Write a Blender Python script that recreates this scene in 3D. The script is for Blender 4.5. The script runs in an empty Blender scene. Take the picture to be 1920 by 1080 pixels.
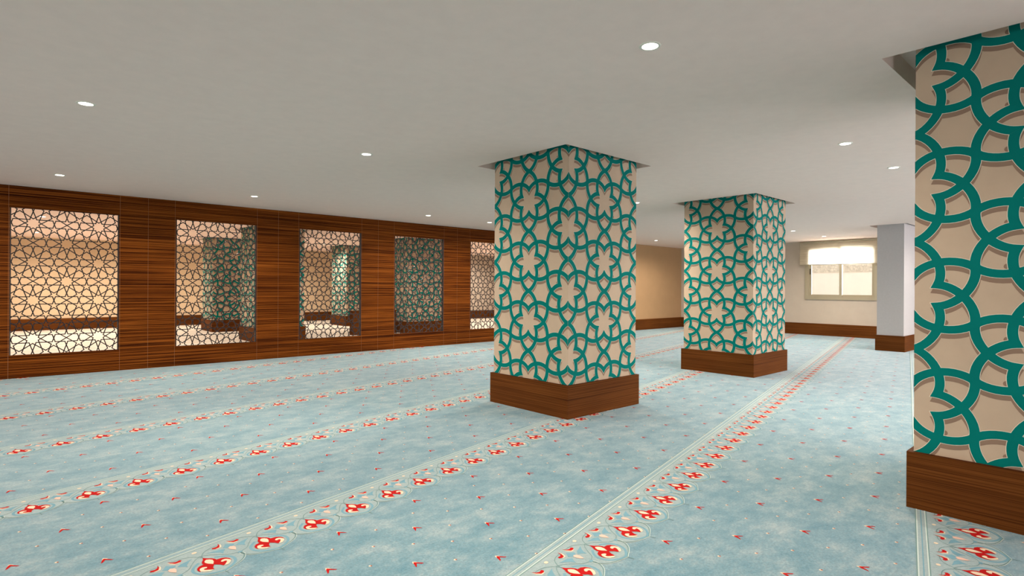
import bpy, bmesh, math, random
from math import sin, cos, pi, radians, tan
from mathutils import Vector, Matrix

C = bpy.context.scene.collection
S = bpy.context.scene

# ------------------------------------------------------------ camera, world, exposure
CAM_H = 1.3
HC = 2.69                      # ceiling height
YW = 10.447                    # lattice wall
XB = 17.24                     # window wall
AX = radians(48.0)             # wall direction, right of the view axis
cd = bpy.data.cameras.new('camera'); cam = bpy.data.objects.new('camera', cd); C.objects.link(cam)
cd.sensor_width = 36.0; cd.lens = 1052.85/1920*36.0
cd.clip_end = 200; cd.clip_start = 0.05
fwd = Vector((cos(AX), sin(AX), 0)); rgt = Vector((sin(AX), -cos(AX), 0)); up = Vector((0, 0, 1))
k_ = 0.0055336
r2 = (rgt + up*k_).normalized(); u2 = (up - rgt*k_).normalized()
cam.matrix_world = Matrix(((r2.x, u2.x, -fwd.x, 0), (r2.y, u2.y, -fwd.y, 0), (r2.z, u2.z, -fwd.z, CAM_H), (0, 0, 0, 1)))
S.camera = cam
S.view_settings.view_transform = 'Standard'; S.view_settings.look = 'None'
S.view_settings.gamma = 1.0; S.view_settings.use_curve_mapping = False
S.view_settings.exposure = 0.64

w = bpy.data.worlds.new('sky'); S.world = w; w.use_nodes = True
bgn = w.node_tree.nodes['Background']
bgn.inputs['Color'].default_value = (1.0, 0.97, 0.93, 1); bgn.inputs['Strength'].default_value = 1.0

LAMP_W = 88.0
LAMP_COL = (1.0, 0.90, 0.78)

# daylight entering by the window of the far wall
al = bpy.data.lights.new('daylight', 'AREA'); al.shape = 'RECTANGLE'; al.size = 1.7; al.size_y = 1.0
al.energy = 130; al.color = (1.0, 0.97, 0.93)
alo = bpy.data.objects.new('daylight', al); C.objects.link(alo)
alo.location = (XB+0.9, 5.5, 1.9); alo.rotation_euler = (0, radians(75), 0)
# added daylight: assumed, unseen windows of the right-hand wall, brightening ceiling and pillars
RW = [1.2, 5.2, 9.2, 13.2, 15.9]; RWW, RZ0, RZ1 = 1.85, 0.75, 2.35
for i, x_ in enumerate(RW):
    l_ = bpy.data.lights.new('daylight', 'AREA'); l_.shape = 'RECTANGLE'; l_.size = RWW-0.2; l_.size_y = RZ1-RZ0-0.15
    l_.energy = (24, 50, 105, 85, 110)[i]; l_.color = (1.0, 0.95, 1.0)
    o_ = bpy.data.objects.new('daylight', l_); C.objects.link(o_)
    o_.location = (x_, -3.4-0.16, (RZ0+RZ1)/2); o_.rotation_euler = (radians(90), 0, 0)

# added daylight: assumed, unseen windows left of the camera, lifting ceiling and left pillar faces
FW = [1.6, 5.2, 8.8]
for y_ in FW:
    l_ = bpy.data.lights.new('daylight', 'AREA'); l_.shape = 'RECTANGLE'; l_.size = RZ1-RZ0-0.15; l_.size_y = RWW-0.2
    l_.energy = 52; l_.color = (1.0, 0.93, 0.86)
    o_ = bpy.data.objects.new('daylight', l_); C.objects.link(o_)
    o_.location = (-6.0-0.16, y_, (RZ0+RZ1)/2); o_.rotation_euler = (0, radians(-90), 0)

# ------------------------------------------------------------ materials
def new_mat(name):
    m = bpy.data.materials.new(name); m.use_nodes = True
    nt = m.node_tree; b = nt.nodes['Principled BSDF']
    return m, nt, b
def N(nt, t, **kw):
    n = nt.nodes.new(t)
    for k, v in kw.items(): setattr(n, k, v)
    return n
def coords(nt, scale=(1, 1, 1), kind='Object'):
    tc = N(nt, 'ShaderNodeTexCoord'); mp = N(nt, 'ShaderNodeMapping')
    mp.inputs['Scale'].default_value = scale
    nt.links.new(tc.outputs[kind], mp.inputs['Vector']); return mp.outputs['Vector']
def noise(nt, vec, scale, detail=3, rough=0.5):
    n = N(nt, 'ShaderNodeTexNoise'); n.inputs['Scale'].default_value = scale
    n.inputs['Detail'].default_value = detail; n.inputs['Roughness'].default_value = rough
    nt.links.new(vec, n.inputs['Vector']); return n.outputs['Fac']
def ramp(nt, fac, stops):
    r = N(nt, 'ShaderNodeValToRGB')
    while len(r.color_ramp.elements) < len(stops): r.color_ramp.elements.new(0.5)
    for e, (p, c) in zip(r.color_ramp.elements, stops): e.position = p; e.color = (*c, 1)
    nt.links.new(fac, r.inputs['Fac']); return r.outputs['Color']
def bump(nt, b, fac, strength, dist=0.01):
    n = N(nt, 'ShaderNodeBump'); n.inputs['Strength'].default_value = strength; n.inputs['Distance'].default_value = dist
    nt.links.new(fac, n.inputs['Height']); nt.links.new(n.outputs['Normal'], b.inputs['Normal'])
def plain(name, col, rough=0.8, var=0.0, scale=6, metallic=0.0, bmp=0.0, spec=None):
    m, nt, b = new_mat(name)
    b.inputs['Roughness'].default_value = rough; b.inputs['Metallic'].default_value = metallic
    if spec is not None: b.inputs['Specular IOR Level'].default_value = spec
    v = coords(nt); f = noise(nt, v, scale, 5, 0.6)
    lo = tuple(max(0, c*(1-var)) for c in col); hi = tuple(min(1, c*(1+var)) for c in col)
    nt.links.new(ramp(nt, f, [(0.3, lo), (0.7, hi)]), b.inputs['Base Color'])
    if bmp: bump(nt, b, noise(nt, v, 180, 2), bmp, 0.002)
    return m
def emit(name, col, strength):
    m, nt, b = new_mat(name)
    b.inputs['Base Color'].default_value = (0.9, 0.9, 0.9, 1)
    b.inputs['Emission Color'].default_value = (*col, 1); b.inputs['Emission Strength'].default_value = strength
    return m
def wood(name, dark, mid, light, zs=60, rough=0.45, vary=0.35, spec=0.3):
    m, nt, b = new_mat(name)
    b.inputs['Roughness'].default_value = rough; b.inputs['Specular IOR Level'].default_value = spec
    v = coords(nt, (0.32, 0.32, zs)); f = noise(nt, v, 1.6, 6, 0.68)
    v2 = coords(nt, (vary, vary, 1.4)); f2 = noise(nt, v2, 2.2, 3, 0.5)
    c1 = ramp(nt, f, [(0.40, dark), (0.5, mid), (0.62, light)])
    c2 = ramp(nt, f2, [(0.3, (0.78, 0.74, 0.7)), (0.7, (1.15, 1.15, 1.1))])
    mx = N(nt, 'ShaderNodeMix', data_type='RGBA', blend_type='MULTIPLY'); mx.inputs['Factor'].default_value = 1
    nt.links.new(c1, mx.inputs['A']); nt.links.new(c2, mx.inputs['B'])
    nt.links.new(mx.outputs['Result'], b.inputs['Base Color'])
    return m

M = {}
M['ceiling'] = plain('ceiling_plaster', (0.95, 0.76, 0.685), 0.95, 0.02, 9, bmp=0.15, spec=0.1)
M['paint'] = plain('beige_wall_paint', (0.52, 0.44, 0.36), 0.9, 0.03, 4, bmp=0.1, spec=0.1)
M['tan_far'] = plain('warm_far_wall_paint', (0.68, 0.52, 0.35), 0.85, 0.03, 4, spec=0.1)
M['tan'] = plain('tan_wall_paint', (0.40, 0.245, 0.125), 0.75, 0.03, 4, bmp=0.15, spec=0.25)
M['grey'] = plain('grey_textured_paint', (0.46, 0.445, 0.44), 0.9, 0.03, 30, bmp=0.3, spec=0.1)
M['wood'] = wood('striped_veneer', (0.020, 0.0035, 0.0005), (0.115, 0.027, 0.003), (0.28, 0.082, 0.012), 84, 0.7, 0.35, 0.05)
M['seam'] = plain('veneer_seam', (0.26, 0.11, 0.04), 0.6)
M['plinth'] = wood('plinth_veneer', (0.065, 0.018, 0.003), (0.11, 0.034, 0.006), (0.155, 0.052, 0.011), 110, 0.65, 0.35, 0.06)
M['black'] = plain('black_powder_coat', (0.012, 0.006, 0.006), 0.5)
M['beige'] = plain('pillar_beige_print', (0.51, 0.39, 0.285), 0.75, 0.05, 5, bmp=0.05, spec=0.06)
M['brown'] = plain('pillar_brown_print', (0.26, 0.175, 0.125), 0.75, 0.04, 6, spec=0.06)
M['pale'] = plain('pillar_pale_outline', (0.74, 0.70, 0.58), 0.75, 0.02, 6, spec=0.06)
M['teal'] = plain('pillar_teal_print', (0.0, 0.165, 0.145), 0.7, 0.06, 5, spec=0.06)
M['trim'] = plain('white_lamp_ring', (0.80, 0.76, 0.66), 0.5)
M['lens'] = emit('lit_lamp_lens', (1.0, 0.94, 0.80), 6.0)
M['frame'] = plain('champagne_aluminium', (0.42, 0.36, 0.25), 0.45, 0.03, 4, metallic=0.35)
M['render'] = plain('courtyard_render', (0.9, 0.84, 0.76), 0.9, 0.03, 3)
M['pebble'] = plain('courtyard_rough_band', (0.66, 0.60, 0.50), 0.9, 0.25, 14)
M['pave'] = plain('courtyard_paving', (0.7, 0.66, 0.6), 0.9, 0.05, 3)

def carpet_mat(name, lo, mid, hi, fine=0.3):
    m, nt, b = new_mat(name)
    b.inputs['Roughness'].default_value = 0.95; b.inputs['Specular IOR Level'].default_value = 0.15
    b.inputs['Sheen Weight'].default_value = 0.35; b.inputs['Sheen Roughness'].default_value = 0.5
    v = coords(nt, (0.75, 1.0, 1.0))
    f = noise(nt, v, 5.0, 12, 0.80)
    c = ramp(nt, f, [(0.33, lo), (0.5, mid), (0.66, hi)])
    g = noise(nt, coords(nt), 85, 4, 0.8)
    c2 = ramp(nt, g, [(0.3, (1-fine,)*3), (0.7, (1+fine,)*3)])
    mx = N(nt, 'ShaderNodeMix', data_type='RGBA', blend_type='MULTIPLY'); mx.inputs['Factor'].default_value = 1
    nt.links.new(c, mx.inputs['A']); nt.links.new(c2, mx.inputs['B'])
    nt.links.new(mx.outputs['Result'], b.inputs['Base Color'])
    bump(nt, b, g, 0.25, 0.004)
    return m
M['carpet'] = carpet_mat('blue_carpet', (0.045, 0.165, 0.225), (0.128, 0.242, 0.290), (0.265, 0.338, 0.358))
M['band'] = carpet_mat('carpet_border_ground', (0.195, 0.29, 0.31), (0.235, 0.325, 0.34), (0.28, 0.36, 0.37), 0.16)
M['c_blue'] = plain('carpet_blue_leaf', (0.16, 0.31, 0.38), 0.95, 0.06, 20, spec=0.1)
M['c_cream'] = plain('carpet_cream', (0.68, 0.56, 0.42), 0.95, 0.04, 20, spec=0.1)
M['c_pink'] = plain('carpet_pink', (0.70, 0.45, 0.37), 0.95, 0.04, 20, spec=0.1)
M['c_red'] = plain('carpet_red', (0.40, 0.009, 0.009), 0.95, 0.08, 20, spec=0.1)
M['c_vine'] = plain('carpet_vine', (0.15, 0.25, 0.25), 0.95, 0.05, 20, spec=0.1)
M['c_white'] = plain('carpet_white_line', (0.50, 0.59, 0.56), 0.95, 0.04, 20, spec=0.1)
M['c_dark'] = plain('carpet_dark_mark', (0.30, 0.06, 0.04), 0.95, 0.05, 20, spec=0.1)
M['far_carpet'] = carpet_mat('cream_carpet', (0.66, 0.60, 0.50), (0.76, 0.70, 0.60), (0.84, 0.78, 0.68), 0.06)

def glass_mat():
    m, nt, b = new_mat('window_glass')
    nt.nodes.remove(b); out = nt.nodes['Material Output']
    t = N(nt, 'ShaderNodeBsdfTransparent'); g = N(nt, 'ShaderNodeBsdfGlossy'); g.inputs['Roughness'].default_value = 0.02
    fr = N(nt, 'ShaderNodeFresnel'); fr.inputs['IOR'].default_value = 1.45
    mx = N(nt, 'ShaderNodeMixShader')
    nt.links.new(fr.outputs[0], mx.inputs[0]); nt.links.new(t.outputs[0], mx.inputs[1]); nt.links.new(g.outputs[0], mx.inputs[2])
    nt.links.new(mx.outputs[0], out.inputs['Surface']); return m
M['glass'] = glass_mat()
def blind_mat():
    m, nt, b = new_mat('cream_blind_fabric')
    nt.nodes.remove(b); out = nt.nodes['Material Output']
    f = noise(nt, coords(nt, (1, 1, 60)), 1.2, 4, 0.6)
    c = ramp(nt, f, [(0.3, (0.80, 0.72, 0.56)), (0.7, (0.92, 0.86, 0.72))])
    d = N(nt, 'ShaderNodeBsdfDiffuse'); t = N(nt, 'ShaderNodeBsdfTranslucent')
    nt.links.new(c, d.inputs['Color']); nt.links.new(c, t.inputs['Color'])
    mx = N(nt, 'ShaderNodeMixShader'); mx.inputs[0].default_value = 0.72
    nt.links.new(d.outputs[0], mx.inputs[1]); nt.links.new(t.outputs[0], mx.inputs[2])
    nt.links.new(mx.outputs[0], out.inputs['Surface']); return m
M['blind'] = blind_mat()

# ------------------------------------------------------------ helpers
class MB:
    """collects faces with material slots and links them as one object"""
    def __init__(s): s.v = []; s.f = []; s.mi = []; s.mats = []
    def slot(s, m):
        if m not in s.mats: s.mats.append(m)
        return s.mats.index(m)
    def face(s, pts, m):
        i = len(s.v); s.v += [tuple(p) for p in pts]; s.f.append(tuple(range(i, i+len(pts)))); s.mi.append(s.slot(m))
    def box(s, a, b, m, skip=''):
        x0, y0, z0 = a; x1, y1, z1 = b
        F = {'-x': [(x0, y0, z0), (x0, y0, z1), (x0, y1, z1), (x0, y1, z0)], '+x': [(x1, y0, z0), (x1, y1, z0), (x1, y1, z1), (x1, y0, z1)],
             '-y': [(x0, y0, z0), (x1, y0, z0), (x1, y0, z1), (x0, y0, z1)], '+y': [(x0, y1, z0), (x0, y1, z1), (x1, y1, z1), (x1, y1, z0)],
             '-z': [(x0, y0, z0), (x0, y1, z0), (x1, y1, z0), (x1, y0, z0)], '+z': [(x0, y0, z1), (x1, y0, z1), (x1, y1, z1), (x0, y1, z1)]}
        for k, p in F.items():
            if k not in skip.split(): s.face(p, m)
    def build(s, name, parent=None, loc=None, bevel=0):
        me = bpy.data.meshes.new(name); me.from_pydata(s.v, [], s.f)
        for m in s.mats: me.materials.append(m)
        me.polygons.foreach_set('material_index', s.mi)
        me.update()
        o = bpy.data.objects.new(name, me); C.objects.link(o)
        if parent: o.parent = parent
        if loc: o.location = loc
        if bevel:
            bm = bmesh.new(); bm.from_mesh(me); bmesh.ops.remove_doubles(bm, verts=bm.verts, dist=1e-5); bm.to_mesh(me); bm.free()
            bv = o.modifiers.new('bevel', 'BEVEL'); bv.width = bevel; bv.segments = 2
        return o
def structure(o): o['kind'] = 'structure'; return o
def tag(o, label, cat, group=None):
    o['label'] = label; o['category'] = cat
    if group: o['group'] = group
    return o
def empty(name, loc, label, cat, group=None):
    o = bpy.data.objects.new(name, None); C.objects.link(o); o.location = loc; o.empty_display_size = 0.1
    return tag(o, label, cat, group)

# ------------------------------------------------------------ room shell
X0, Y0 = -6.0, -3.4            # behind the camera
X1B = XB
Y2 = 21.2                      # far wall of the hall behind the lattice
T = 0.06

# pillars: (x, y) of the plinth corner nearest the camera
PL = (1.19, 1.195)             # plinth size
PB = 0.334
INS = 0.03
P_MAIN = [(4.125, 3.751), (8.156, 3.747), (4.024, -0.277)]
P_FAR = [(4.27, 13.62), (8.36, 13.62), (4.33, 17.5), (8.36, 17.5)]
COL = (13.955, 3.225, 1.10, 0.54)        # plain grey column x, y, sx, sy
def cut(x, y, sx=PL[0], sy=PL[1], m=0.12): return (x-m, y-m*0.6, x+sx+m*0.9, y+sy+m*0.9)

def grid_plane(mb, x0, y0, x1, y1, z, holes, m, down=False):
    xs = sorted({x0, x1, *[h[0] for h in holes], *[h[2] for h in holes]}); ys = sorted({y0, y1, *[h[1] for h in holes], *[h[3] for h in holes]})
    for i in range(len(xs)-1):
        for j in range(len(ys)-1):
            cx, cy = (xs[i]+xs[i+1])/2, (ys[j]+ys[j+1])/2
            if any(h[0] < cx < h[2] and h[1] < cy < h[3] for h in holes): continue
            p = [(xs[i], ys[j], z), (xs[i+1], ys[j], z), (xs[i+1], ys[j+1], z), (xs[i], ys[j+1], z)]
            mb.face(p[::-1] if down else p, m)
def ceiling(name, x0, y0, x1, y1, holes):
    mb = MB(); grid_plane(mb, x0, y0, x1, y1, HC, holes, M['ceiling'], True)
    mb.face([(x0, y0, HC+0.3), (x1, y0, HC+0.3), (x1, y1, HC+0.3), (x0, y1, HC+0.3)], M['ceiling'])
    for a, b, c, d in holes:
        t = HC+0.13
        for p, q in (((a, b), (c, b)), ((c, b), (c, d)), ((c, d), (a, d)), ((a, d), (a, b))):
            mb.face([(p[0], p[1], HC), (p[0], p[1], t), (q[0], q[1], t), (q[0], q[1], HC)], M['ceiling'])
        mb.face([(a, b, t), (a, d, t), (c, d, t), (c, b, t)], M['ceiling'])
    return structure(mb.build(name))
ceiling('ceiling', X0, Y0, X1B, YW+T/2, [cut(*p) for p in P_MAIN] + [(COL[0]-0.08, COL[1]-0.05, COL[0]+COL[2]+0.1, COL[1]+COL[3]+0.12)])
ceiling('ceiling_far', X0, YW+T/2, X1B, Y2, [cut(*p) for p in P_FAR])

# --- wall with the wooden panelling and five openings
OPX = [0.032 + 2.0145*i for i in range(5)]; OW = 1.252; OZ0, OZ1 = 0.320, 2.385
WOOD_END = 9.70
mb = MB()
cuts = [X0]
seams = []
for x in [-2.0145+0.032] + OPX: seams += [x-0.012, x+OW+0.012, x+OW+0.38]
seams = sorted([s for s in seams if X0+0.05 < s < WOOD_END-0.02])
edges = [X0] + seams + [WOOD_END]
g = 0.0022
def in_open(a, b):
    for x in OPX:
        if a < x+OW/2 < b: return x
    return None
for a, b in zip(edges[:-1], edges[1:]):
    a2, b2 = a+g, b-g
    ox = in_open(a, b)
    if ox is None:
        mb.box((a2, YW, 0), (b2, YW+T, HC), M['wood'])
    else:
        mb.box((a2, YW, 0), (b2, YW+T, OZ0), M['wood'])
        mb.box((a2, YW, OZ1), (b2, YW+T, HC), M['wood'])
        mb.box((a2, YW, OZ0), (ox, YW+T, OZ1), M['wood'])
        mb.box((ox+OW, YW, OZ0), (b2, YW+T, OZ1), M['wood'])
    if b < WOOD_END: mb.box((b-g, YW+0.002, 0), (b+g, YW+T, HC), M['seam'])
mb.box((WOOD_END, YW+0.004, 0), (X1B, YW+T, HC), M['tan'])
structure(mb.build('wall_left'))

# --- window wall
WY0, WY1, WZ0, WZ1 = 4.57, 6.42, 1.02, 2.56
mb = MB()
mb.box((XB, Y0, 0), (XB+0.2, WY0, HC), M['paint'])
mb.box((XB, WY1, 0), (XB+0.2, YW+T, HC), M['paint'])
mb.box((XB, WY0, 0), (XB+0.2, WY1, WZ0), M['paint'])
mb.box((XB, WY0, WZ1), (XB+0.2, WY1, HC), M['paint'])
structure(mb.build('wall_back'))
mb = MB(); xe = X0-0.1
for x_ in RW:
    a_, b_ = x_-RWW/2, x_+RWW/2
    mb.box((xe, Y0-0.15, 0), (a_, Y0, HC), M['paint']); xe = b_
    mb.box((a_, Y0-0.15, 0), (b_, Y0, RZ0), M['paint']); mb.box((a_, Y0-0.15, RZ1), (b_, Y0, HC), M['paint'])
mb.box((xe, Y0-0.15, 0), (XB+0.2, Y0, HC), M['paint'])
structure(mb.build('wall_right'))
for i, x_ in enumerate(RW):  # frames of the assumed right-hand windows, added along with their area lights
    a_, b_ = x_-RWW/2, x_+RWW/2
    mb = MB()
    mb.box((a_, Y0-0.1, RZ0), (a_+0.08, Y0+0.02, RZ1), M['frame']); mb.box((b_-0.08, Y0-0.1, RZ0), (b_, Y0+0.02, RZ1), M['frame'])
    mb.box((a_+0.08, Y0-0.1, RZ0), (b_-0.08, Y0+0.02, RZ0+0.07), M['frame']); mb.box((a_+0.08, Y0-0.1, RZ1-0.07), (b_-0.08, Y0+0.02, RZ1), M['frame'])
    mb.box((x_-0.035, Y0-0.09, RZ0+0.07), (x_+0.035, Y0, RZ1-0.07), M['frame'])
    structure(mb.build('window_%d' % (i+2)))
mb = MB(); ye = Y0
for y_ in FW:
    a_, b_ = y_-RWW/2, y_+RWW/2
    mb.box((X0-0.15, ye, 0), (X0, a_, HC), M['paint']); ye = b_
    mb.box((X0-0.15, a_, 0), (X0, b_, RZ0), M['paint']); mb.box((X0-0.15, a_, RZ1), (X0, b_, HC), M['paint'])
mb.box((X0-0.15, ye, 0), (X0, Y2, HC), M['paint'])
structure(mb.build('wall_front'))
for i, y_ in enumerate(FW):  # frames for the invented windows left of the camera, added for fill light
    a_, b_ = y_-RWW/2, y_+RWW/2
    mb = MB()
    mb.box((X0-0.1, a_, RZ0), (X0+0.02, a_+0.08, RZ1), M['frame']); mb.box((X0-0.1, b_-0.08, RZ0), (X0+0.02, b_, RZ1), M['frame'])
    mb.box((X0-0.1, a_+0.08, RZ0), (X0+0.02, b_-0.08, RZ0+0.07), M['frame']); mb.box((X0-0.1, a_+0.08, RZ1-0.07), (X0+0.02, b_-0.08, RZ1), M['frame'])
    mb.box((X0-0.09, y_-0.035, RZ0+0.07), (X0, y_+0.035, RZ1-0.07), M['frame'])
    structure(mb.build('window_%d' % (i+7)))
mb = MB()
mb.box((X0, Y2, 0), (11.6, Y2+0.1, HC), M['tan_far'])
mb.box((11.6, 18.75, 0), (11.7, Y2+0.1, HC), M['paint'])
mb.box((11.7, 18.75, 0), (XB+0.2, 18.85, HC), M['paint'])
mb.box((XB, YW+T, 0), (XB+0.2, 18.75, HC), M['paint'])
structure(mb.build('wall_far'))

def skirting(name, a, b, inward):
    """board from a to b on the floor, 'inward' = unit vector into the room"""
    mb = MB(); t = 0.03; n = Vector(inward)*t
    xs = sorted((a[0], b[0], a[0]+n.x, b[0]+n.x)); ys = sorted((a[1], b[1], a[1]+n.y, b[1]+n.y))
    mb.box((xs[0], ys[0], 0), (xs[-1], ys[-1], PB), M['plinth'])
    return structure(mb.build(name))
skirting('baseboard_left', (WOOD_END, YW+0.004), (XB-0.03, YW+0.004), (0, -1))
skirting('baseboard_back', (XB, Y0), (XB, YW+0.004), (-1, 0))
skirting('baseboard_right', (X0, Y0), (XB-0.03, Y0), (0, 1))
skirting('baseboard_front', (X0, Y0+0.03), (X0, YW), (1, 0))
skirting('baseboard_far', (X0, Y2), (11.6, Y2), (0, -1))
skirting('baseboard_far_step', (11.6, 18.75), (XB, 18.75), (0, -1))

# ------------------------------------------------------------ patterned carpet (floor)
TH = radians(12.8); SD = Vector((cos(TH), sin(TH))); TD = Vector((-sin(TH), cos(TH)))
PER = 0.2775
fl = MB()
fl.box((X0, Y0, -0.1), (X1B, YW+T, 0.0), M['carpet'])
def clip_room(poly):
    for ax, lim, sg in ((0, X0, 1), (0, X1B, -1), (1, Y0, 1), (1, YW, -1)):
        out = []
        for i in range(len(poly)):
            p, q = poly[i], poly[(i+1) % len(poly)]
            dp, dq = (p[ax]-lim)*sg, (q[ax]-lim)*sg
            if dp >= 0: out.append(p)
            if dp*dq < 0: k = dp/(dp-dq); out.append((p[0]+(q[0]-p[0])*k, p[1]+(q[1]-p[1])*k))
        poly = out
        if len(poly) < 3: return None
    return poly
def st(s, t): return (SD.x*s+TD.x*t, SD.y*s+TD.y*t)
def put(pts, m, z, s0=0, t0=0):
    P = [st(s0+a, t0+b) for a, b in pts]
    ar = sum(P[i][0]*P[(i+1) % len(P)][1]-P[(i+1) % len(P)][0]*P[i][1] for i in range(len(P)))
    if ar < 0: P = P[::-1]
    if not (X0+0.2 < P[0][0] < X1B-0.2 and Y0+0.2 < P[0][1] < YW-0.2):
        P = clip_room(P)
        if not P: return
    fl.face([(x, y, z) for x, y in P], m)
def mir(p): return [(-a, b) for a, b in p]
def smooth(pts, n=3, closed=True):
    out = []; L = len(pts)
    rng = range(L) if closed else range(L-1)
    for i in rng:
        p0 = pts[(i-1) % L] if closed or i > 0 else pts[i]; p1 = pts[i]; p2 = pts[(i+1) % L]; p3 = pts[(i+2) % L] if closed or i+2 < L else p2
        for k in range(n):
            t = k/n; t2 = t*t; t3 = t2*t
            out.append(tuple(0.5*((2*p1[j]) + (-p0[j]+p2[j])*t + (2*p0[j]-5*p1[j]+4*p2[j]-p3[j])*t2 + (-p0[j]+3*p1[j]-3*p2[j]+p3[j])*t3) for j in (0, 1)))
    if not closed: out.append(pts[-1])
    return out
def ribbon(pts, w):
    """quads of a thin line"""
    Q = []; n = len(pts); L = []; R = []
    for i in range(n):
        a = pts[max(0, i-1)]; b = pts[min(n-1, i+1)]
        dx, dy = b[0]-a[0], b[1]-a[1]; l = math.hypot(dx, dy) or 1; nx, ny = -dy/l*w/2, dx/l*w/2
        L.append((pts[i][0]+nx, pts[i][1]+ny)); R.append((pts[i][0]-nx, pts[i][1]-ny))
    for i in range(n-1): Q.append([L[i], L[i+1], R[i+1], R[i]])
    return Q
leaf_up = [(0, .092), (.010, .070), (.024, .052), (.031, .034), (.027, .010), (.010, -.012)]
red_leaf = leaf_up + [(-a, b) for a, b in leaf_up[::-1][:-1]]
red_lobe = [(.020, .030), (.030, .024), (.052, .020), (.067, .007), (.074, -.012), (.072, -.034), (.060, -.036), (.052, -.030), (.042, -.044), (.022, -.060), (.016, -.038), (.000, -.016), (-.004, .005)]
cream_leaf = [(0, .060), (.012, .050), (.018, .036), (.014, .016), (0, -.008), (-.014, .016), (-.018, .036), (-.012, .050)]
cream_curl = [(.038, -.006), (.046, -.001), (.057, -.003), (.065, -.013), (.070, -.032), (.060, -.050), (.042, -.064), (.024, -.062), (.041, -.046), (.051, -.034), (.053, -.024), (.046, -.021), (.036, -.022), (.032, -.013)]
comma = [(.118, .184), (.108, .162), (.094, .153), (.076, .157), (.070, .146), (.082, .136), (.103, .138), (.114, .158)]
birdL = [(.108, .125), (.090, .112), (.076, .098), (.062, .082), (.056, .060), (.046, .078), (.026, .097), (.048, .113), (.075, .118)]
birdC = [(0, .150), (.012, .134), (.030, .118), (.018, .104), (0, .098), (-.018, .104), (-.030, .118), (-.012, .134)]
oval = [(0, .106), (.013, .096), (.015, .078), (.007, .060), (0, .048), (-.007, .060), (-.015, .078), (-.013, .096)]
def disc(cx, cy, rx, ry, n=10): return [(cx+rx*cos(2*pi*i/n), cy+ry*sin(2*pi*i/n)) for i in range(n)]
scal = smooth([(.139, .012), (.142, -.014), (.128, -.045), (.100, -.073), (.060, -.093), (.030, -.103), (.0, -.114)], 3, False)
ground = [(-.139, .2), (.139, .2)] + scal + [(-a, b) for a, b in scal[::-1][1:]]
shade = smooth([(.036, .056), (.070, .030), (.088, .002), (.090, -.030), (.072, -.066), (.036, -.092), (.0, -.106)], 3, False)
vine = smooth([(.108, .168), (.070, .165), (.036, .150), (.008, .118), (0, .092)], 3, False)
vine2 = smooth([(0, .118), (.030, .100), (.066, .062), (.095, .028), (.139, .012)], 3, False)
tail = [(0, -.112), (.002, -.13), (0, -.150)]
MOT = [(ground, 'band', .0006)]
for q in (1, -1):
    f_ = (lambda p: p) if q == 1 else mir
    for r in ribbon(f_(shade), .013): MOT.append((r, 'c_blue', .0010))
    for r in ribbon(f_(scal), .0042): MOT.append((r, 'c_vine', .0013))
    for r in ribbon(f_([(a*1.04, b-.004) for a, b in scal]), .0030): MOT.append((r, 'c_white', .0012))
    for r in ribbon(f_(vine), .0036): MOT.append((r, 'c_vine', .0013))
    for r in ribbon(f_(vine2), .0030): MOT.append((r, 'c_vine', .00135))
    MOT.append((f_(comma), 'c_red', .0016))
    MOT.append((f_([(a+.006, b-.006) for a, b in comma]), 'c_cream', .0014))
    MOT.append(([(a-.139, b) for a, b in f_(birdL)], 'c_blue', .0011))
    MOT.append((f_(red_lobe), 'c_red', .0018 if q == 1 else .00185))
    MOT.append((f_(cream_curl), 'c_cream', .0022))
for r in ribbon(tail, .004): MOT.append((r, 'c_vine', .0014))
MOT += [(red_leaf, 'c_red', .0019), (cream_leaf, 'c_cream', .0022), (disc(0, .176, .012, .010), 'c_cream', .0016),
        ([(a-.139, b) for a, b in birdC], 'c_blue', .0012), ([(a-.139, b) for a, b in oval], 'c_pink', .0020), (disc(-.139, .010, .013, .009), 'c_blue', .0016)]
vmark = [[(0, .004), (.006, -.004), (.026, -.040), (.016, -.037), (0, -.014)], [(0, .004), (0, -.015), (-.016, -.034), (-.027, -.040), (-.009, -.004)]]
vback = [(0, .014), (.010, 0), (.012, -.014), (0, -.006), (-.012, -.014), (-.010, 0)]
ROWS = {-4: (-6.27, .1, .1), -3: (-4.78, .1, .1), -2: (-3.28, .1, .1), -1: (-1.79, .1, .1), 0: (-.299, .010, .010), 1: (1.219, .050, .046), 2: (2.657, .235, .240), 3: (4.155, .235, .235), 4: (5.676, .258, .24),
        5: (7.180, .263, .26), 6: (8.66, .26, .26), 7: (10.15, .26, .26)}
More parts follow.
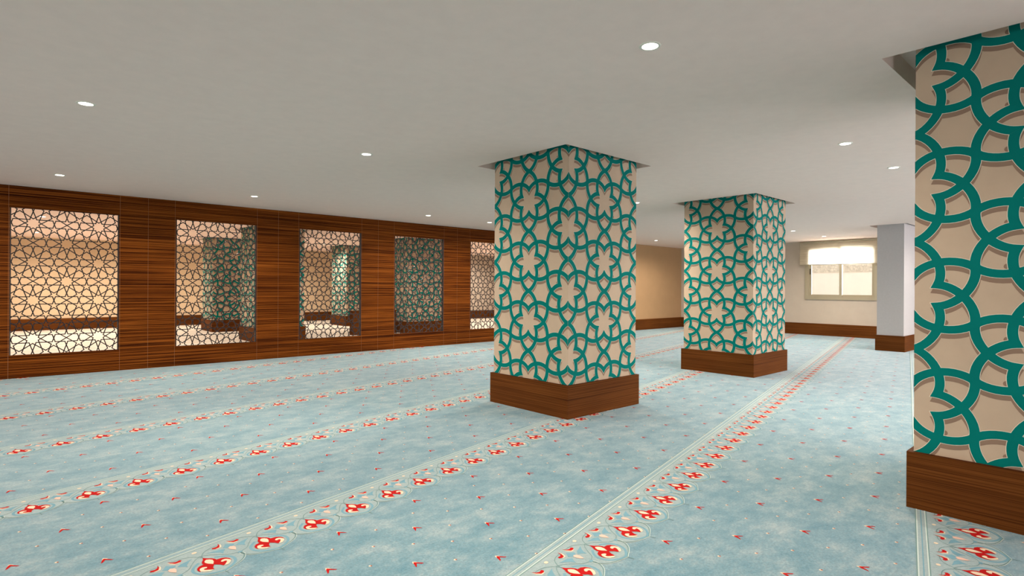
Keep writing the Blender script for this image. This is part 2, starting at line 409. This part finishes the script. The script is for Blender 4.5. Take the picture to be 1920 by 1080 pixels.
for k, (t0, ph, vp) in ROWS.items():
    n0 = int(-10/PER); n1 = int(22/PER)
    # border lines, in lengths so they can be clipped at the walls
    for (ta, tb, mm, z) in ((.2, .262, 'band', .0006), (.2065, .2110, 'c_vine', .0010), (.2565, .2610, 'c_vine', .0010), (.2310, .2360, 'c_blue', .0010), (.2110, .2165, 'c_white', .0012), (.2505, .2560, 'c_white', .0012)):
        for i in range(-10, 24): put([(i, t0+ta), (i+1, t0+ta), (i+1, t0+tb), (i, t0+tb)], M[mm], z)
    for n in range(n0, n1):
        s0 = ph+n*PER; x, y = st(s0, t0)
        if not (X0-.3 < x < X1B+.3 and Y0-.3 < y < YW+.3): continue
        for pts, mm, z in MOT: put(pts, M[mm], z, s0, t0)
    # scattered chevrons and seed dots of the field below this border
    for lev in range(0, 8):
        for n in range(2*n0, 2*n1):
            if (lev+n) % 2: continue
            s0 = vp+n*PER/2; t1 = t0-.195-.1405*lev
            x, y = st(s0, t1)
            if not (X0+.05 < x < X1B-.05 and Y0+.05 < y < YW-.05): continue
            if lev % 2 == 0 and n % 2 == 0 and (n//2+lev//2) % 2 == 0:
                if lev > 6: continue
                put(vback, M['c_cream'], .0006, s0, t1)
                for v in vmark: put(v, M['c_red'], .0010, s0, t1)
            elif lev > 0:
                put(disc(0, 0, .0085, .0085, 6), M['c_cream'], .0006, s0-.003, t1+.003)
                put(disc(0, 0, .0048, .0058, 5), M['c_dark'], .0010, s0, t1)
structure(fl.build('floor'))

mb = MB(); mb.box((X0, YW+T, -0.1), (X1B, Y2, 0.0), M['far_carpet'])
for i in range(16):
    y = YW+0.7+i*0.68
    mb.face([(X0, y, .001), (X1B, y, .001), (X1B, y+.05, .001), (X0, y+.05, .001)], M['c_cream'])
structure(mb.build('floor_far'))

# ------------------------------------------------------------ pillar print (interlaced ribbons)
HP = 0.64
def hermite(p, a, q, b, n):
    d = math.hypot(q[0]-p[0], q[1]-p[1])*1.02
    out = []
    for i in range(n+1):
        t = i/n; h0 = 2*t**3-3*t**2+1; h1 = t**3-2*t**2+t; h2 = -2*t**3+3*t**2; h3 = t**3-t**2
        out.append((h0*p[0]+h1*d*cos(a)+h2*q[0]+h3*d*cos(b), h0*p[1]+h1*d*sin(a)+h2*q[1]+h3*d*sin(b)))
    return out
Nn = (0.197*cos(radians(30)), 0.197*sin(radians(30))); Tt = (0.348, 0.0); Mm = (0.5*cos(radians(-30)), 0.5*sin(radians(-30)))
half = hermite(Nn, radians(-6), Tt, radians(-48), 7) + hermite(Tt, radians(-48), Mm, radians(-98), 7)[1:]
# continue half a band width inwards at the notch so that the two sides meet in a point
half = [(Nn[0]-0.09*cos(radians(-6)), Nn[1]-0.09*sin(radians(-6)))] + half
curveA = half + [(2*Mm[0]-a, 2*Mm[1]-b) for a, b in half[::-1]][1:]     # odd about the midpoint
def rot(p, a): return (p[0]*cos(a)-p[1]*sin(a), p[0]*sin(a)+p[1]*cos(a))
def mirror_about(p, a):   # reflect on the line at angle a
    q = rot(p, -a); return rot((q[0], -q[1]), a)
def offset_line(pts, o):
    n = len(pts); out = []
    for i in range(n):
        a = pts[max(0, i-1)]; b = pts[min(n-1, i+1)]
        dx, dy = b[0]-a[0], b[1]-a[1]; l = math.hypot(dx, dy)
        out.append((pts[i][0]-dy/l*o, pts[i][1]+dx/l*o))
    return out
def clip_half(poly, f):
    out = []
    for i in range(len(poly)):
        p, q = poly[i], poly[(i+1) % len(poly)]; dp, dq = f(p), f(q)
        if dp >= 0: out.append(p)
        if dp*dq < 0: k = dp/(dp-dq); out.append((p[0]+(q[0]-p[0])*k, p[1]+(q[1]-p[1])*k))
    return out if len(out) > 2 else None
def base_quads(hw):
    """ribbon quads of one curve, mitred on the radial line of each notch"""
    L = offset_line(curveA, hw); R = offset_line(curveA, -hw); out = []
    f0 = lambda p: p[0]*sin(radians(30))-p[1]*cos(radians(30))
    f1 = lambda p: f0((2*Mm[0]-p[0], 2*Mm[1]-p[1]))
    for i in range(len(curveA)-1):
        q = [L[i], L[i+1], R[i+1], R[i]]
        if i < 8: q = clip_half(q, f0)
        if q and i > len(curveA)-10: q = clip_half(q, f1)
        if q: out.append(q)
    return out
RIB = {}
for nm, hw in (('brown', .036), ('pale', .0395), ('teal', .0352)):
    bq = base_quads(hw); sets = []
    for kk in (0, 1, 2):  # three of the six neighbour directions
        ang = radians(kk*60)
        A = [[rot(p, ang) for p in q] for q in bq]
        sets += [A, [[mirror_about(p, radians(-30)+ang) for p in q] for q in A]]
    RIB[nm] = sets
def clip_rect(poly, W, H):
    for ax, lim, sg in ((0, 0, 1), (0, W, -1), (1, 0, 1), (1, H, -1)):
        out = []
        for i in range(len(poly)):
            p, q = poly[i], poly[(i+1) % len(poly)]
            dp, dq = (p[ax]-lim)*sg, (q[ax]-lim)*sg
            if dp >= 0: out.append(p)
            if dp*dq < 0:
                k = dp/(dp-dq); out.append((p[0]+(q[0]-p[0])*k, p[1]+(q[1]-p[1])*k))
        poly = out
        if len(poly) < 3: return None
    return poly
def print_face(mb, org, ud, nrm, W, Z0, Z1, zc=1.27):
    """print on one pillar face: org = lower corner (x, y), ud = unit direction along the face"""
    sx = (W/2)/(HP*cos(radians(30)))       # slight horizontal stretch so that stars sit on the corners
    H = Z1-Z0
    def P(u, v, d): return (org[0]+ud[0]*u+nrm[0]*d, org[1]+ud[1]*u+nrm[1]*d, Z0+v)
    flip = (ud[0]*nrm[1]-ud[1]*nrm[0]) > 0
    cnt = 0
    for ci in range(-1, 4):
        for ri in range(-3, 5):
            cx = ci*W/2; cz = zc-Z0+ri*HP+(HP/2 if ci % 2 else 0)
            for bx_, bz_ in ((.224, .130), (-.224, .130), (.226, -.246), (-.226, -.246)):   # small printed bumps
                q = clip_rect([(cx+(bx_+.024*cos(k*pi/5))*HP*sx, cz+(bz_+.024*sin(k*pi/5))*HP) for k in range(10)], W, H)
                if q:
                    pts = [P(a, b, .0005) for a, b in q]
                    mb.face(pts[::-1] if flip else pts, M['brown'])
            for m, dz, d in (('brown', -.046, .0006), ('pale', 0, .0012), ('teal', 0, .0018)):
                for ki, polys in enumerate(RIB[m]):
                    cnt = (ki+6*(ri % 2)) % 12
                    for q in polys:
                        q = [(cx+a*HP*sx, cz+(b+dz)*HP) for a, b in q]
                        if max(a for a, b in q) < 0 or min(a for a, b in q) > W or max(b for a, b in q) < 0 or min(b for a, b in q) > H: continue
                        q = clip_rect(q, W, H)
                        if not q: continue
                        pts = [P(a, b, d+cnt*0.00002) for a, b in q]
                        ar = sum(q[t][0]*q[(t+1) % len(q)][1]-q[(t+1) % len(q)][0]*q[t][1] for t in range(len(q)))
                        if (ar > 0) == flip: pts = pts[::-1]
                        mb.face(pts, M[m])
ZT = HC+0.13
shaft_mesh = None; plinth_mesh = None
def make_pillar(x, y, label):
    global shaft_mesh, plinth_mesh
    root = empty('pillar', (x+PL[0]/2, y+PL[1]/2, 0), label, 'pillar', 'square pillars with teal star print')
    if shaft_mesh is None:
        a, b = PL[0]/2-INS, PL[1]/2-INS
        mb = MB(); mb.box((-a, -b, 0.0), (a, b, ZT), M['beige'], '-z')
        print_face(mb, (-a, -b), (0, 1), (-1, 0), 2*b, PB, ZT)
        print_face(mb, (-a, -b), (1, 0), (0, -1), 2*a, PB, ZT)
        print_face(mb, (a, -b), (0, 1), (1, 0), 2*b, PB, ZT)
        print_face(mb, (-a, b), (1, 0), (0, 1), 2*a, PB, ZT)
        o = mb.build('shaft', root); shaft_mesh = o.data
        a, b = PL[0]/2, PL[1]/2
        mb = MB()
        mb.box((-a, -b, 0), (a, -b+0.028, PB), M['plinth']); mb.box((-a, b-0.028, 0), (a, b, PB), M['plinth'])
        mb.box((-a, -b+0.0281, 0), (-a+0.028, b-0.0281, PB), M['plinth']); mb.box((a-0.028, -b+0.0281, 0), (a, b-0.0281, PB), M['plinth'])
        o = mb.build('plinth', root); plinth_mesh = o.data
    else:
        for n, me in (('shaft', shaft_mesh), ('plinth', plinth_mesh)):
            o = bpy.data.objects.new(n, me); C.objects.link(o); o.parent = root
    return root
LB = ['teal and beige star-patterned pillar standing in the middle of the blue carpet', 'star-patterned pillar farther back, between the middle pillar and the window',
      'large star-patterned pillar nearest the camera, cut by the right edge of the photo']
for p, l in zip(P_MAIN, LB): make_pillar(*p, l)
LF = ['patterned pillar close behind the lattice, between the second and third openings', 'patterned pillar filling the fourth lattice opening',
      'patterned pillar deep in the hall behind the second lattice opening', 'patterned pillar deep in the hall, seen through the right of the third opening']
for p, l in zip(P_FAR, LF): make_pillar(*p, l)

# plain grey column
root = empty('plain_column', (COL[0]+COL[2]/2, COL[1]+COL[3]/2, 0), 'plain grey rectangular column with wooden base near the window', 'pillar')
mb = MB(); a, b = COL[2]/2-0.025, COL[3]/2-0.025; mb.box((-a, -b, 0), (a, b, ZT), M['grey'], '-z'); mb.build('shaft', root)
mb = MB(); a, b = COL[2]/2, COL[3]/2
mb.box((-a, -b, 0), (a, -b+0.024, PB), M['plinth']); mb.box((-a, b-0.024, 0), (a, b, PB), M['plinth'])
mb.box((-a, -b+0.0241, 0), (-a+0.024, b-0.0241, PB), M['plinth']); mb.box((a-0.024, -b+0.0241, 0), (a, b-0.0241, PB), M['plinth'])
mb.build('plinth', root)

# ------------------------------------------------------------ lattice screens (ten-fold star tracery)
U = 0.1097
def poly_mid(n, c, a0, ap):   # edge midpoints of a regular polygon
    return [(c[0]+ap*cos(a0+2*pi*i/n), c[1]+ap*sin(a0+2*pi*i/n), a0+2*pi*i/n) for i in range(n)]
SEG = set()
def seg(p, q):
    a = (round(p[0], 3), round(p[1], 3)); b = (round(q[0], 3), round(q[1], 3))
    SEG.add((a, b) if a < b else (b, a))
DA = 0.5/tan(pi/10); PA = 0.5/tan(pi/5); SS = 2*(0.5/sin(pi/10))+1.0
VP, HPX = SS*2*sin(radians(36)), SS*cos(radians(36))
for ci in range(-2, 4):
    for ri in range(-2, 8):
        cx = ci*HPX; cy = -(ri*VP)-(VP/2 if ci % 2 else 0)
        for x, y, a in poly_mid(10, (cx, cy), radians(18), DA):
            for s in (1, -1):
                d = a+pi+s*radians(18); L = 0.7265*DA; seg((x, y), (x+L*cos(d), y+L*sin(d)))
        for k in range(10):
            ang = radians(18+36*k)
            if k in (2, 7): continue
            pc = (cx+(DA+PA)*cos(ang), cy+(DA+PA)*sin(ang))
            for x, y, a in poly_mid(5, pc, ang+pi, PA):
                for s in (1, -1):
                    d = a+pi+s*radians(18); seg((x, y), (x+0.5*cos(d), y+0.5*sin(d)))
        hc = (cx, cy-VP/2); m = .951
        for sx in (1, -1):
            for sy in (1, -1):
                seg((hc[0], hc[1]+sy*m), (hc[0]+sx*.1545, hc[1]+sy*.4755)); seg((hc[0]+sx*.6545, hc[1]+sy*.4755), (hc[0]+sx*.1545, hc[1]+sy*.4755))
            seg((hc[0]-.6545, hc[1]-.4755*sx), (hc[0]+.6545, hc[1]+.4755*sx))
def clip_seg(p, q, x0, y0, x1, y1):
    t0, t1 = 0.0, 1.0; dx, dy = q[0]-p[0], q[1]-p[1]
    for a, b in ((-dx, p[0]-x0), (dx, x1-p[0]), (-dy, p[1]-y0), (dy, y1-p[1])):
        if abs(a) < 1e-9:
            if b < 0: return None
        else:
            r = b/a
            if a < 0: t0 = max(t0, r)
            else: t1 = min(t1, r)
    if t1-t0 < 1e-4: return None
    return (p[0]+dx*t0, p[1]+dy*t0), (p[0]+dx*t1, p[1]+dy*t1)
SX, SZ = 0.279-0.032, 2.178                     # first star, from the opening's left edge
def make_tracery():
    mb = MB(); hw = 0.0064; y0, y1 = -0.004, 0.004
    lim = (0.014, OZ0, OW-0.014, OZ1)
    for p, q in sorted(SEG):
        P_ = (SX+p[0]*U, SZ+p[1]*U); Q_ = (SX+q[0]*U, SZ+q[1]*U)
        xmin = SX-2.16*U; xmax = SX+(2*HPX+2.16)*U
        c = clip_seg(P_, Q_, max(lim[0], xmin), lim[1], min(lim[2], xmax), lim[3])
        if not c: continue
        (ax, az), (bx, bz) = c; l = math.hypot(bx-ax, bz-az)
        if l < 0.002: continue
        ex, ez = (bx-ax)/l*hw*0.8, (bz-az)/l*hw*0.8
        nx, nz = -(bz-az)/l*hw, (bx-ax)/l*hw
        A = [(ax-ex+nx, az-ez+nz), (bx+ex+nx, bz+ez+nz), (bx+ex-nx, bz+ez-nz), (ax-ex-nx, az-ez-nz)]
        f = [(x, y0, z) for x, z in A]; k = [(x, y1, z) for x, z in A]
        mb.face(f[::-1], M['black']); mb.face(k, M['black'])
        for i in range(4):
            j = (i+1) % 4; mb.face([f[i], f[j], k[j], k[i]], M['black'])
    return mb
scr = ['first black star lattice screen from the left, in front of the tan wall', 'second black lattice screen from the left, with a patterned pillar in its right half',
       'third black lattice screen from the left, in the middle of the panelled wall', 'fourth black lattice screen from the left, backed entirely by a patterned pillar',
       'fifth black lattice screen, partly hidden behind the middle pillar']
tr_me = fr_me = None
for x, l in zip(OPX, scr):
    root = empty('lattice_screen', (x, YW+0.014, 0), l, 'lattice screen', 'star lattice screens in the wooden wall')
    if tr_me is None:
        tr_me = make_tracery().build('tracery', root).data
        mb = MB(); e = 0.0008
        mb.box((e, -0.012, OZ0+e), (0.014, 0.044, OZ1-e), M['black']); mb.box((OW-0.014, -0.012, OZ0+e), (OW-e, 0.044, OZ1-e), M['black'])
        mb.box((0.014, -0.003, OZ0+e), (OW-0.014, 0.003, OZ0+0.005), M['black']); mb.box((0.014, -0.003, OZ1-0.005), (OW-0.014, 0.003, OZ1-e), M['black'])
        fr_me = mb.build('frame', root).data
    else:
        for n, me in (('tracery', tr_me), ('frame', fr_me)):
            o = bpy.data.objects.new(n, me); C.objects.link(o); o.parent = root

# low wooden partition in the far hall, behind the third and fourth openings
root = empty('low_partition', (7.6, 14.2, 0), 'low dark wooden partition on the pale floor behind the third and fourth lattice screens', 'partition')
mb = MB(); mb.box((-0.66, -0.1, 0), (0.66, 0.1, 0.63), M['plinth']); mb.build('panel', root)
mb = MB(); mb.box((-0.68, -0.12, 0.63), (0.68, 0.12, 0.66), M['plinth']); mb.build('top_rail', root)

# ------------------------------------------------------------ window and blind
wroot = bpy.data.objects.new('window_1', None); C.objects.link(wroot); wroot.location = (XB, (WY0+WY1)/2, 0); structure(wroot)
W2 = (WY1-WY0)/2
mb = MB()
fx0, fx1 = -0.03, 0.10
mb.box((fx0, -W2, WZ0), (fx1, -W2+0.10, WZ1), M['frame']); mb.box((fx0, W2-0.10, WZ0), (fx1, W2, WZ1), M['frame'])
mb.box((fx0, -W2+0.10, WZ0), (fx1, W2-0.10, WZ0+0.075), M['frame']); mb.box((fx0, -W2+0.10, WZ1-0.075), (fx1, W2-0.10, WZ1), M['frame'])
mb.build('window_frame', wroot)
for k, (ya, yb, xo) in enumerate(((-W2+0.10, 0.035, 0.035), (-0.035, W2-0.10, 0.0))):
    mb = MB(); s = 0.068; za, zb = WZ0+0.075, WZ1-0.075; xa, xb = xo, xo+0.03
    mb.box((xa, ya, za), (xb, ya+s, zb), M['frame']); mb.box((xa, yb-s, za), (xb, yb, zb), M['frame'])
    mb.box((xa, ya+s, za), (xb, yb-s, za+s), M['frame']); mb.box((xa, ya+s, zb-s), (xb, yb-s, zb), M['frame'])
    sash = mb.build('sash', wroot)
    mb = MB(); xm = (xa+xb)/2; mb.box((xm-.003, ya+s, za+s), (xm+.003, yb-s, zb-s), M['glass']); mb.build('pane', sash)
    if k == 1:
        mb = MB(); mb.box((xa-.012, yb-s*.65, 1.74), (xa, yb-s*.35, 1.90), M['black']); mb.build('latch', sash)
bl = empty('roller_blind', (XB-0.09, 5.52, 0), 'cream translucent roller blind lowered over the top half of the window', 'blind')
hw_ = 1.02
mb = MB()
n = 30
for i in range(n):                                     # fabric with faint horizontal waves
    za, zb = 2.02+(2.63-2.02)*i/n, 2.02+(2.63-2.02)*(i+1)/n
    xa, xb = 0.002*sin(i*1.9), 0.002*sin((i+1)*1.9)
    mb.face([(xa, -hw_, za), (xb, -hw_, zb), (xb, hw_, zb), (xa, hw_, za)], M['blind'])
mb.build('fabric', bl)
mb = MB()
m_ = 16
for i in range(m_):
    a0, a1 = 2*pi*i/m_, 2*pi*(i+1)/m_; r = 0.028; zc = 2.655
    mb.face([(r*cos(a0), -hw_, zc+r*sin(a0)), (r*cos(a0), hw_, zc+r*sin(a0)), (r*cos(a1), hw_, zc+r*sin(a1)), (r*cos(a1), -hw_, zc+r*sin(a1))], M['frame'])
for s in (-1, 1): mb.face([(0.028*cos(2*pi*i/m_), s*hw_, 2.655+0.028*sin(2*pi*i/m_)) for i in range(m_)], M['frame'])
mb.build('roller', bl)
mb = MB(); mb.box((-.007, -hw_, 1.995), (.007, hw_, 2.02), M['frame']); mb.build('bottom_bar', bl)

# courtyard beyond the glass
root = empty('courtyard_wall', (XB+4.0, 5.0, 0), 'pale rendered courtyard wall with a rough grey band seen outside the window', 'wall')
mb = MB(); mb.box((0, -6, -0.3), (0.2, 6, 1.9), M['render']); mb.build('rendered_face', root)
mb = MB(); mb.box((-0.02, -6, 1.9), (0.22, 6, 3.2), M['pebble']); mb.build('rough_band', root)
mb = MB(); mb.box((XB+0.2, -1, -0.4), (XB+4.0, 11, -0.3), M['pave']); structure(mb.build('floor_courtyard'))

# ------------------------------------------------------------ recessed ceiling lights
def ring_mesh():
    mb = MB(); n = 28; r0, r1, z0, z1 = 0.046, 0.062, -0.004, 0.0
    for i in range(n):
        a, b = 2*pi*i/n, 2*pi*(i+1)/n
        def q(r, t, z): return (r*cos(t), r*sin(t), z)
        mb.face([q(r0, a, z0), q(r0, b, z0), q(r1-.004, b, z0), q(r1-.004, a, z0)], M['trim'])
        mb.face([q(r1-.004, a, z0), q(r1-.004, b, z0), q(r1, b, z1), q(r1, a, z1)], M['trim'])
        mb.face([q(r0, a, -0.001), q(r0, b, -0.001), q(r0, b, z0), q(r0, a, z0)], M['trim'])
    return mb
def lens_mesh():
    mb = MB(); n = 28; r = 0.046
    ring = [[(r*k*cos(2*pi*i/n), r*k*sin(2*pi*i/n), -0.003-0.002*(1-k*k)) for i in range(n)] for k in (1, .66, .33)]
    for a, b in zip(ring[:-1], ring[1:]):
        for i in range(n): j = (i+1) % n; mb.face([a[i], b[i], b[j], a[j]], M['lens'])
    mb.face(ring[-1][::-1], M['lens']); return mb
spot = bpy.data.lights.new('lamp_light', 'SPOT'); spot.energy = LAMP_W; spot.color = LAMP_COL
spot.spot_size = radians(165); spot.spot_blend = 0.75; spot.shadow_soft_size = 0.05
core = bpy.data.lights.new('lamp_beam', 'SPOT'); core.energy = LAMP_W*0.75; core.color = (1.0, 0.84, 0.64)
core.spot_size = radians(92); core.spot_blend = 0.7; core.shadow_soft_size = 0.05
spot2 = spot.copy(); spot2.energy = LAMP_W*1.55
LIGHTS = [
 (2.732, 1.865, 'largest round ceiling light, near the top of the photo above the middle pillar'),
 (5.915, 1.850, 'round ceiling light left of the two beside the nearest pillar'),
 (7.470, 1.839, 'round ceiling light just left of the nearest pillar, over the grey column'),
 (0.445, 5.366, 'round ceiling light at the upper left of the photo, far from the walls'),
 (2.789, 5.383, 'round ceiling light midway between upper left and the middle pillar'),
 (0.492, 9.057, 'round ceiling light close above the first lattice screen'),
 (2.831, 9.082, 'round ceiling light close above the second lattice screen'),
 (6.041, 9.134, 'round ceiling light above the fourth lattice screen'),
 (7.617, 9.182, 'round ceiling light above the fifth lattice screen, touching the middle pillar edge'),
 (7.558, 5.405, 'round ceiling light just right of the middle pillar'),
 (13.896, 9.248, 'small round ceiling light over the tan wall between the two patterned pillars'),
 (13.855, 5.440, 'small round ceiling light just right of the farther patterned pillar'),
 (15.791, 5.427, 'small round ceiling light nearest the window blind'),
]
HID = [(6.0, 5.4), (0.45, 1.85), (10.8, 9.2), (13.87, 1.85), (6.5, -2.6), (10.6, -2.6), (10.9, 5.4), (10.9, 1.85), (15.2, 8.9)]  # unseen lamps: the grid continued, plus extras added to brighten the far ceiling
FARL = [(0.54, 14.78, 'ceiling light in the hall behind the first lattice screen, largest of three'), (0.56, 17.465, 'ceiling light in the hall behind the first lattice screen, middle of three'),
        (0.582, 19.29, 'ceiling light in the hall behind the first lattice screen, smallest of three'), (7.654, 17.6, 'ceiling light seen at the top of the third lattice screen')]
FARH = [(3.0, 12.4), (7.0, 12.2), (11.5, 12.6), (11.2, 16.0), (14.5, 14.5), (14.2, 17.3), (3.0, 19.4), (7.0, 19.4)]
rm = lm = None
def downlight(x, y, label, group, data=None):
    global rm, lm
    root = empty('recessed_light', (x, y, HC), label, 'ceiling light', group)
    if rm is None:
        rm = ring_mesh().build('trim_ring', root).data; lm = lens_mesh().build('lens', root).data
    else:
        for n_, me in (('trim_ring', rm), ('lens', lm)):
            o = bpy.data.objects.new(n_, me); C.objects.link(o); o.parent = root
    lo = bpy.data.objects.new('lamp_light', data or spot); C.objects.link(lo); lo.parent = root; lo.location = (0, 0, -0.03)
    if data is None:
        lo = bpy.data.objects.new('lamp_beam', core); C.objects.link(lo); lo.parent = root; lo.location = (0, 0, -0.03)
for x, y, l in LIGHTS: downlight(x, y, l, 'recessed lights of the prayer hall')
for x, y in HID: downlight(x, y, 'small round recessed ceiling light hidden behind a pillar or outside the view, assumed or added as fill', 'unseen recessed lights of the prayer hall')
for x, y, l in FARL: downlight(x, y, l, 'recessed lights of the far hall', spot2)
for x, y in FARH: downlight(x, y, 'small round recessed ceiling light of the far hall, hidden by the panelled wall', 'unseen recessed lights of the far hall', spot2)
